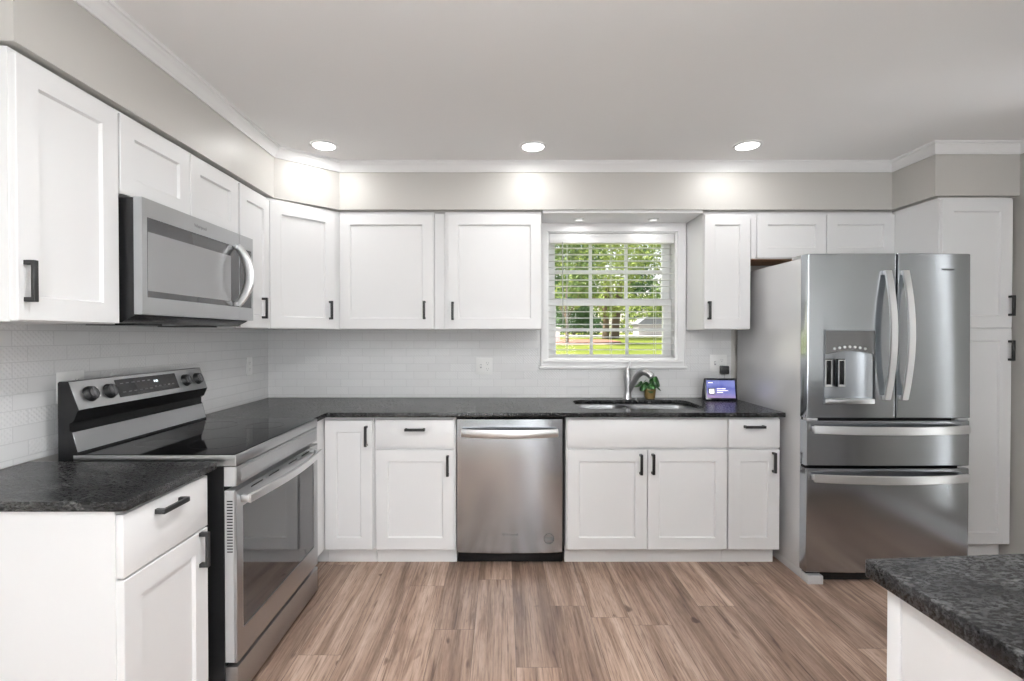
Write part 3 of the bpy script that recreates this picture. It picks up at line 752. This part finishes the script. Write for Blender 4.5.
# ice and water dispenser
DSP = steel('dispenser_steel', .30, .36, (900, 900, 4))
DSPD = mat('dispenser_dark_panel', (.20, .20, .205), .22, .85)
b = MB()
cv = [(HX0 + (HX1 - HX0) * i / 16, .060 * math.sqrt(max(0, 1 - ((i / 16 - .42) / .60) ** 2)) - .003) for i in range(17)]
b.prism(cv + [(HX1, .0645), (HX0, .0645)], 'z', .957, 1.349)
b.box(HX0 - .002, HX0 + .002, -.001, .055, HZ0, HZ1).box(HX1 - .002, HX1 + .002, -.001, .055, HZ0, HZ1).box(HX0, HX1, -.001, .064, HZ1 - .003, HZ1)
b.build('dispenser_cavity', DSP, ld)
b = MB()                                            # control panel over the cavity with a scalloped lower lip
lp = [(HX0 + .003 + (HX1 - HX0 - .006) * i / 16, 1.222 + .016 * math.sin(math.pi * i / 16)) for i in range(17)]
b.prism(lp + [(HX1 - .003, 1.345), (HX0 + .003, 1.345)], 'y', -.0005, .030)
dp = b.build('dispenser_panel', DSPD, ld)
b = MB()
for i in range(7): b.lathe([(0, 0), (.0075, 0), (.0075, .0018), (0, .0022)], 14, Matrix.Translation((HX0 + .05 + i * .027, -.0005, 1.250 + .010 * math.sin(math.pi * i / 6))) @ Matrix.Rotation(R(90), 4, 'X'))
b.build('touch_keys', STEELH, dp)
for x in (.106, .175):
    pd = MB().box(x, x + .040, .028, .046, 1.045, 1.195, .003).build('paddle', BLACKEN, ld)
    MB().plate(x + .002, x + .038, 1.047, 1.190, x + .006, x + .034, 1.058, 1.186, .024, .029).build('paddle_trim', STEELH, pd)
MB().box(HX0 + .002, HX1 - .002, -.006, .050, .958, .984, .003).build('drip_tray', STEEL, ld)
MB().box(.012, W - .012, .03, .12, .012, .056).build('base_grille', BLACKEN, fg)
MB().box(.004, .086, -.004, .06, .0005, .046, .004).build('foot', GREYPAINT, fg)
MB().box(W - .086, W - .004, -.004, .06, .0005, .046, .004).build('foot', GREYPAINT, fg)
MB().box(.006, .030, .06, .785, .001, .05, .003).build('base_rail', GREYPAINT, fg)
MB().box(W - .030, W - .006, .06, .785, .001, .05, .003).build('base_rail', GREYPAINT, fg)
for x0, x1 in ((.010, .075), (W - .075, W - .010)): MB().box(x0, x1, .068, .170, 1.7385, 1.757, .005).build('hinge_cover', GREYPL, fg)
for x0, x1 in ((.004, .060), (W - .060, W - .004)): MB().box(x0, x1, .012, .05, .868, .882, .002).build('hinge', GREYPL, fg)
text_mesh('Whirlpool', .0165, 'logo', mat('fridge_logo', (.05, .05, .055), .35), rd, (.735, fy(.735, 0, 1) + .040 * (.735 - .665) * (1.668 - 1.317) - .0008, 1.668), (R(90), 0, R(1.6)))

# ------------------------------------------------------------------ outlets, display, plant
def outlet(label, loc, rz, gangs, w):
    t = thing('wall_outlet', label, 'outlet', loc, rz)
    MB().box(-w / 2, w / 2, -.006, 0, -.058, .058, .003).build('plate', PLASTW, t)
    n = len(gangs)
    for i, g in enumerate(gangs):
        cx = (i - (n - 1) / 2) * .046
        if g == 'switch':
            s = MB().box(cx - .006, cx + .006, -.0068, -.005, -.014, .014).build('switch_slot', GREYPL, t)
            MB().box(cx - .004, cx + .004, -.016, -.006, -.004, .010, .001, 1).build('toggle', PLASTW, s)
        else:
            for zz in (.020, -.020):
                s = MB().lathe([(0, .0), (.0165, 0), (.0165, .0015), (0, .0015)], 20, Matrix.Translation((cx, -.0055, zz)) @ Matrix.Rotation(R(90), 4, 'X')).build('socket', PLASTW, t)
                MB().box(cx - .008, cx - .005, -.0076, -.006, zz - .002, zz + .008).box(cx + .005, cx + .008, -.0076, -.006, zz - .001, zz + .007).box(cx - .003, cx + .003, -.0076, -.006, zz - .011, zz - .006).build('slots', GREYPL, s)
    return t
YT, XT = YW - .0081, XL + .0081
outlet('white double wall plate with switch and outlet left of the window', (-.119, YT, 1.107), 0, ['switch', 'outlet'], .116)
outlet('white double wall plate behind the smart display beside the refrigerator', (1.507, YT, 1.128), 0, ['switch', 'outlet'], .118)
outlet('white single wall plate on the left tiled wall near the corner', (XT, 3.135, 1.123), R(90), ['outlet'], .074)
outlet('white wall plate half hidden behind the range control panel', (XT, 1.835, 1.128), R(90), ['switch', 'outlet'], .116)

ad = thing('power_adapter', 'small black power adapter plugged into the outlet above the smart display', 'adapter', (1.539, YT - .0072, 1.082))
MB().box(-.026, .026, -.038, 0, -.028, .028, .005, 3).build('adapter_body', BLACK, ad)
MB().tube([(0, -.018, -.028), (.001, -.020, -.06), (.003, -.024, -.10), (0, -.03, -.17), (-.01, -.04, -.1915)], .0022, 8).build('cord', GREYPL, ad)

sd = thing('smart_display', 'small dark smart display with a lit violet screen on the worktop', 'display', (1.460, 3.270, .8885), R(-5))
w2 = .103
prof = [(-.030, .004), (-.004, .142), (.006, .146), (.014, .138), (.050, .050), (.056, .008), (.050, .001), (-.024, .001)]
MB().prism(prof, 'x', -w2 + .004, w2 - .004, .004).build('housing', mat('charcoal_fabric', (.02, .022, .035), .75), sd)
tilt = math.atan2(.026, .138)
Ms = Matrix.Translation((0, -.031, .003)) @ Matrix.Rotation(-tilt, 4, 'X')
bz = MB().box(-w2, w2, -.006, .001, 0, .142, .004, 3, Ms).build('bezel', mat('dark_blue_bezel', (.008, .009, .02), .15), sd)
SCR = bpy.data.materials.new('display_screen'); SCR.use_nodes = True
bsd = SCR.node_tree.nodes['Principled BSDF']; bsd.inputs['Base Color'].default_value = (0, 0, 0, 1); bsd.inputs['Roughness'].default_value = .1
n_ = noise(SCR, coords(SCR, (1, 1, 1)), 11, 2, .4)
tcs = N(SCR, 'ShaderNodeTexCoord'); sps = N(SCR, 'ShaderNodeSeparateXYZ'); L(SCR, tcs.outputs['Generated'], sps.inputs[0])
ad_ = N(SCR, 'ShaderNodeMath', operation='MULTIPLY_ADD'); ad_.inputs[1].default_value = .5; L(SCR, n_.outputs['Fac'], ad_.inputs[0]); L(SCR, sps.outputs['Z'], ad_.inputs[2])
r_ = ramp(SCR, ad_.outputs[0], [(.25, (.52, .36, .66)), (.55, (.27, .28, .74)), (.85, (.14, .17, .62)), (1.0, (.24, .28, .78))])
L(SCR, r_.outputs['Color'], bsd.inputs['Emission Color']); bsd.inputs['Emission Strength'].default_value = .50
MB().box(-w2 + .012, w2 - .012, -.0066, -.005, .014, .130, 0, 1, Ms).build('screen', SCR, bz)
MB().box(-.082, -.036, -.0072, -.0062, .036, .080, 0, 1, Ms).build('tile_frame', mat('tile_frame_grey', (.12, .11, .16), .4), bz)
MB().box(-.074, -.044, -.0078, -.0068, .043, .073, 0, 1, Ms).build('album_tile', emit('tile_glow', (.85, .84, .9), .9), bz)
b = MB()
for x0, x1, z in ((-.026, .030, .072), (-.026, .046, .060), (-.026, .012, .048), (-.080, -.050, .112)): b.box(x0, x1, -.0071, -.0062, z, z + .005, 0, 1, Ms)
b.build('screen_marks', emit('mark_glow', (.72, .66, .9), .9), bz)

pl = thing('potted_plant', 'small green leafy plant in a tan pot behind the sink', 'plant', (1.020, 3.352, .8885))
POT = mat('tan_wicker_pot', (.20, .13, .04), .7)
n_ = N(POT, 'ShaderNodeTexWave', wave_type='BANDS', bands_direction='Z'); n_.inputs['Scale'].default_value = 60; n_.inputs['Distortion'].default_value = 1
L(POT, coords(POT), n_.inputs['Vector']); bump(POT, n_.outputs['Fac'], .5, .003)
MB().lathe([(0, 0), (.030, 0), (.034, .010), (.038, .058), (.039, .064), (.035, .064), (.033, .054), (0, .052)], 24).build('pot', POT, pl)
LEAF = mat('plant_leaf', (.035, .13, .03), .35)
n_ = noise(LEAF, coords(LEAF), 40, 3); r_ = ramp(LEAF, n_.outputs['Fac'], [(.3, (.010, .045, .012)), (.7, (.04, .15, .03))]); L(LEAF, r_.outputs['Color'], BS(LEAF).inputs['Base Color'])
STEM = mat('plant_stem', (.10, .17, .04), .5)
for (dx, dy, dz, rr, tl, az) in ((-.080, -.010, .110, .031, 35, 200), (-.055, -.020, .085, .027, 60, 230), (-.025, .000, .100, .028, 40, 260), (.010, -.020, .105, .028, 55, 270),
                                 (.040, -.010, .138, .034, 70, 300), (.048, -.012, .095, .030, 65, 330), (.020, .010, .145, .027, 45, 80), (-.045, .012, .125, .024, 30, 150), (-.005, -.028, .075, .026, 70, 265)):
    dz = .052 + (dz - .052) * .78; c_ = Vector((dx, dy, dz))
    MB().tube([(dx * .15, dy * .15, .05), (dx * .55, dy * .5, dz * .72), c_], [.0026, .0022, .0016], 6).build('stem', STEM, pl)
    bm = bmesh.new(); n = 18; rim = []; mid = bm.verts.new((0, 0, -.004))
    for k in range(n):
        a = 2 * math.pi * k / n; r = rr * (1 + .14 * math.cos(a))
        rim.append(bm.verts.new((r * math.cos(a) * 1.12, r * math.sin(a) * .82, .006 * math.cos(2 * a) + .002)))
    for k in range(n): bm.faces.new((mid, rim[k], rim[(k + 1) % n]))
    bm.transform(Matrix.Translation(c_) @ Matrix.Rotation(R(az), 4, 'Z') @ Matrix.Rotation(R(tl), 4, 'Y'))
    q = MB(); q.merge(bm); lf = q.build('leaf', LEAF, pl, angle=80)
    so = lf.modifiers.new('thick', 'SOLIDIFY'); so.thickness = .0012

# ------------------------------------------------------------------ ceiling lights
def downlight(x, y, label, power, r=.078):
    t = thing('recessed_light', label, 'light', (x, y, ZC), 0, 'recessed ceiling lights')
    MB().lathe([(r, -.0005), (r, -.004), (r - .004, -.006), (r - .016, -.006), (r - .018, -.003), (r - .018, -.0005)], 40).build('trim_ring', TRIM, t)
    MB().lathe([(0, -.0035), (r - .018, -.0035), (r - .018, -.0008), (0, -.0008)], 40).build('lens', LENS, t)
    light('downlight_lamp', 'AREA', (0, 0, -.010), (0, 0, 0), power, (1, .99, .975), t, shape='DISK', size=.12)
    return t
PW = 1.5
downlight(-1.015, 2.815, 'lit recessed ceiling light in the corner, leftmost of the three', PW)
downlight(.183, 2.83, 'lit recessed ceiling light in front of the window, middle of the three', PW)
downlight(1.41, 2.815, 'lit recessed ceiling light nearest the refrigerator, rightmost of the three', PW)
downlight(-.05, 1.15, 'added recessed ceiling light over the floor in front of the range, outside the view', 11)  # unseen extra downlight, added for more light from above
# unseen globe pendant, added as a key light over the peninsula
GLOBE = emit('opal_globe', (1, .99, .98), 2.0)
def pendant(x, y, z, label, power):
    t = thing('added_pendant', label, 'light', (x, y, ZC), 0)
    MB().lathe([(0, -.0005), (.06, -.0005), (.06, -.012), (.045, -.025), (0, -.028)], 28).build('canopy', NICKEL, t)
    MB().tube([(0, 0, -.02), (0, 0, z - ZC + .11)], .004, 8).build('rod', NICKEL, t)
    MB().lathe([(0, z - ZC + .118), (.03, z - ZC + .115), (.034, z - ZC + .085), (0, z - ZC + .083)], 20).build('socket_cap', NICKEL, t)
    MB().lathe([(.10 * math.sin(math.pi * i / 14), z - ZC - .10 * math.cos(math.pi * i / 14)) for i in range(15)], 28).build('globe', GLOBE, t)
    light('added_pendant_lamp', 'POINT', (0, 0, z - ZC), (0, 0, 0), power, (1, .99, .98), t, shadow_soft_size=.115)
pendant(1.84, .45, 1.90, 'added opal globe pendant above the peninsula worktop, outside the view', 14)
rg2 = thing('bounce_rug', 'large pale rug added behind the camera to bounce light upward', 'rug', (.6, -2.2, 0))  # unseen pale reflector, added to bounce daylight up to the ceiling
MB().box(-2.0, 2.1, -1.45, 1.75, .0005, .014, .004).build('pile', mat('pale_bounce_pile', (.72, .71, .69), .95, spec=.1), rg2)
fl2 = thing('added_uplighter', 'tall uplighter added behind the camera to bounce light off the ceiling', 'lamp', (.05, -.80, .0145))
MB().lathe([(0, 0), (.15, 0), (.15, .012), (.14, .02), (.02, .026), (0, .026)], 32).build('base', NICKEL, fl2)
MB().tube([(0, 0, .02), (0, 0, 1.58)], .011, 12).build('pole', NICKEL, fl2)
MB().lathe([(0, 1.572), (.03, 1.574), (.10, 1.595), (.17, 1.645), (.18, 1.662), (.172, 1.662), (.16, 1.645), (.09, 1.602), (0, 1.585)], 36).build('bowl', TRIM, fl2)
light('added_upward_spot', 'SPOT', (0, 0, 1.68), (R(180), 0, 0), 560, (.95, .98, 1), fl2, shadow_soft_size=.12, spot_size=R(156), spot_blend=.45)  # unseen upward spot, added to act like flash bounced off the ceiling

def puck(x, label):
    t = thing('puck_light', label, 'light', (x, 3.27, 2.0945), 0, 'puck lights over the window')
    MB().lathe([(.036, -.0003), (.036, -.006), (.030, -.009), (.026, -.009), (.025, -.004), (.025, -.0003)], 28).build('trim_ring', PLASTW, t)
    MB().lathe([(0, -.004), (.025, -.004), (.025, -.0008), (0, -.0008)], 24).build('lens', emit('puck_lens', (1, 1, 1), .8), t)
    light('puck_lamp', 'AREA', (0, 0, -.012), (0, 0, 0), .35, (1, .995, .985), t, shape='DISK', size=.05)
puck(.519, 'small white puck light in the board over the window, left one of two')
puck(1.014, 'small white puck light in the board over the window, right one of two')

# ------------------------------------------------------------------ garden beyond the window
def gz(y): return .55 if y < 5 else .55 + (y - 5) * .028 if y < 40 else 1.53
LAWN = mat('lawn_grass', (.30, .40, .05), .9, spec=.1)
n_ = noise(LAWN, coords(LAWN), .5, 6); r_ = ramp(LAWN, n_.outputs['Fac'], [(.3, (.085, .115, .016)), (.7, (.165, .18, .032))]); L(LAWN, r_.outputs['Color'], BS(LAWN).inputs['Base Color'])
bm = bmesh.new(); ys = [3.75, 5, 8, 12, 16, 20, 25, 30, 40, 60, 90]
G = [[bm.verts.new((x, y, gz(y))) for x in (-60, -20, 0, 20, 60)] for y in ys]
for i in range(len(ys) - 1):
    for k in range(4): bm.faces.new((G[i][k], G[i][k + 1], G[i + 1][k + 1], G[i + 1][k]))
q = MB(); q.merge(bm); struct(q.build('lawn', LAWN))
def strip(name, m, pts_lo, pts_hi, dz=.02):
    bm = bmesh.new()
    A = [bm.verts.new((x, y, gz(y) + dz)) for x, y in pts_lo]; B = [bm.verts.new((x, y, gz(y) + dz)) for x, y in pts_hi]
    A2 = [bm.verts.new((x, y, gz(y) - .05)) for x, y in pts_lo]; B2 = [bm.verts.new((x, y, gz(y) - .05)) for x, y in pts_hi]
    for k in range(len(A) - 1):
        bm.faces.new((A[k], A[k + 1], B[k + 1], B[k])); bm.faces.new((A2[k], A2[k + 1], A[k + 1], A[k])); bm.faces.new((B[k], B[k + 1], B2[k + 1], B2[k]))
    bmesh.ops.recalc_face_normals(bm, faces=bm.faces)
    q = MB(); q.merge(bm); return struct(q.build(name, m))
struct(MB().box(-6, 9, 3.72, 8.5, .30, .52).build('bounce_slab', mat('pale_bounce_slab', (.62, .61, .59), .9)))  # unseen pale slab, added to bounce sunlight up through the window
strip('path', mat('pale_path', (.40, .31, .25), .9), [(1, 19.0), (3, 19.0), (4.4, 19.3), (5.4, 20.0)], [(1, 20.0), (3, 20.0), (4.4, 20.1), (5.4, 20.3)])
strip('flower_bed', mat('reddish_mulch', (.22, .10, .07), .95), [(1, 20.2), (3, 20.2), (4.4, 20.5), (5.2, 21.2)], [(1, 24.0), (3, 24.0), (4.4, 24.0), (5.2, 23.5)], .05)
strip('road', mat('pale_road', (.36, .34, .33), .9), [(-20, 30), (20, 30)], [(-20, 33), (20, 33)], .03)
b = MB().box(-.10, .10, -.10, .10, 0, .62, .01).box(-.14, .14, -.14, .14, .62, .66, .01)
o = b.build('garden_post', TRIM); o.location = (2.52, 22.0, gz(22)); tag(o, 'white garden post at the left edge of the window view', 'post')

BARK = mat('bark', (.12, .085, .06), .9)
n_ = noise(BARK, coords(BARK, (6, 6, 1)), 3, 5); bump(BARK, n_.outputs['Fac'], .8, .03)
def leafmat(name, a, c):
    m = mat(name, a, .6, spec=.2)
    n = noise(m, coords(m), 1.6, 3); r = ramp(m, n.outputs['Fac'], [(.3, a), (.7, c)]); L(m, r.outputs['Color'], BS(m).inputs['Base Color'])
    nt = m.node_tree; tl = nt.nodes.new('ShaderNodeBsdfTranslucent'); mx = nt.nodes.new('ShaderNodeMixShader'); mx.inputs[0].default_value = .35
    L(m, r.outputs['Color'], tl.inputs['Color']); out = nt.nodes['Material Output']
    L(m, BS(m).outputs[0], mx.inputs[1]); L(m, tl.outputs[0], mx.inputs[2]); L(m, mx.outputs[0], out.inputs['Surface']); return m
LF = [leafmat('leaf_bright', (.13, .19, .045), (.34, .39, .13)), leafmat('leaf_mid', (.075, .13, .042), (.19, .25, .09)), leafmat('leaf_dark', (.04, .09, .035), (.11, .18, .075))]
def tree(x, y, h, r, zc, m, trunk, n, label, cat='tree', forks=2, name='tree', leaf=.22):
    t = thing(name, label, cat, (x, y, gz(y) - .05))
    b = MB()
    b.tube([(0, 0, 0), (.02, 0, zc * .35), (-.03, .02, zc * .8), (0, 0, zc * 1.3)], [trunk, trunk * .8, trunk * .66, trunk * .3], 9)
    for k in range(forks):
        a = 2.1 * k + .4
        b.tube([(0, 0, zc * .55), (math.cos(a) * r * .25, math.sin(a) * r * .2, zc * .9), (math.cos(a) * r * .55, math.sin(a) * r * .4, zc * 1.25)], [trunk * .5, trunk * .4, trunk * .18], 7)
    b.build('trunk', BARK, t)
    bm = bmesh.new()
    blobs = [(random.uniform(-.75, .75) * r, random.uniform(-.6, .6) * r, zc + random.uniform(-.1, 1) * (h - zc), random.uniform(.28, .5) * r) for _ in range(16)]
    for _ in range(n):
        bx, by, bz, br_ = random.choice(blobs)
        d = Vector((random.gauss(0, 1), random.gauss(0, 1), random.gauss(0, 1))).normalized() * br_ * random.uniform(.55, 1.0) ** .5
        c_ = Vector((bx, by, bz)) + d; s = leaf * random.uniform(.6, 1.3)
        u = Vector((random.gauss(0, 1), random.gauss(0, 1), random.gauss(0, 1))).normalized()
        w = u.cross(Vector((random.gauss(0, 1), random.gauss(0, 1), random.gauss(0, 1)))).normalized()
        bm.faces.new([bm.verts.new(c_ + u * s * a + w * s * .5 * b2) for a, b2 in ((-.5, 0), (0, -.6), (.5, 0), (0, .6))])
    q = MB(); q.merge(bm); q.build('foliage', m, t, smooth=False)
    return t
tw = tree(5.55, 26.0, 9.0, 2.9, 2.5, LF[0], .20, 5200, 'tall tree with two brown trunks in the middle of the window view')
b = MB(); b.tube([(.55, .3, 0), (.60, .3, .9), (.75, .35, 2.1), (.9, .4, 3.4)], [.25, .21, .18, .07], 9).tube([(.62, .3, 1.3), (.25, .2, 2.2), (.1, .1, 3.2)], [.11, .09, .05], 7)
b.build('trunk', BARK, tw)
tree(2.62, 19.6, 6.0, 1.5, 1.9, LF[1], .08, 2600, 'slim dark-trunked tree behind the left part of the blind', leaf=.16)
tree(11.2, 40.0, 8.5, 3.8, .9, LF[0], .16, 4200, 'bright yellow-green tree at the right of the window view', leaf=.28)
tree(4.9, 33.0, 3.4, 1.9, .5, LF[2], .14, 2600, 'dark green low tree behind the left lawn')
hs = thing('garden_shed', 'small pale outbuilding with a grey roof at the right of the window view', 'shed', (9.75, 32.4, gz(32.4)))
MB().box(-.85, .85, -.7, .7, -.1, .70).build('wall', mat('pale_siding', (.36, .34, .33), .8), hs)
MB().prism([(-1.0, .70), (1.0, .70), (.35, 1.2), (-.35, 1.2)], 'y', -.85, .85).build('roof', mat('grey_shingle', (.15, .155, .17), .9), hs)
for i, (x, y) in enumerate(((-3, 58), (9, 58), (21, 58), (-4, 72), (8, 72), (20, 72), (32, 72))):
    tree(x, y, 17, 4.5, .8, LF[1 + (i % 2)], .3, 4200, 'background tree at the wood edge, beyond the nearer trees', forks=1, leaf=.5)['group'] = 'trees of the far wood edge'
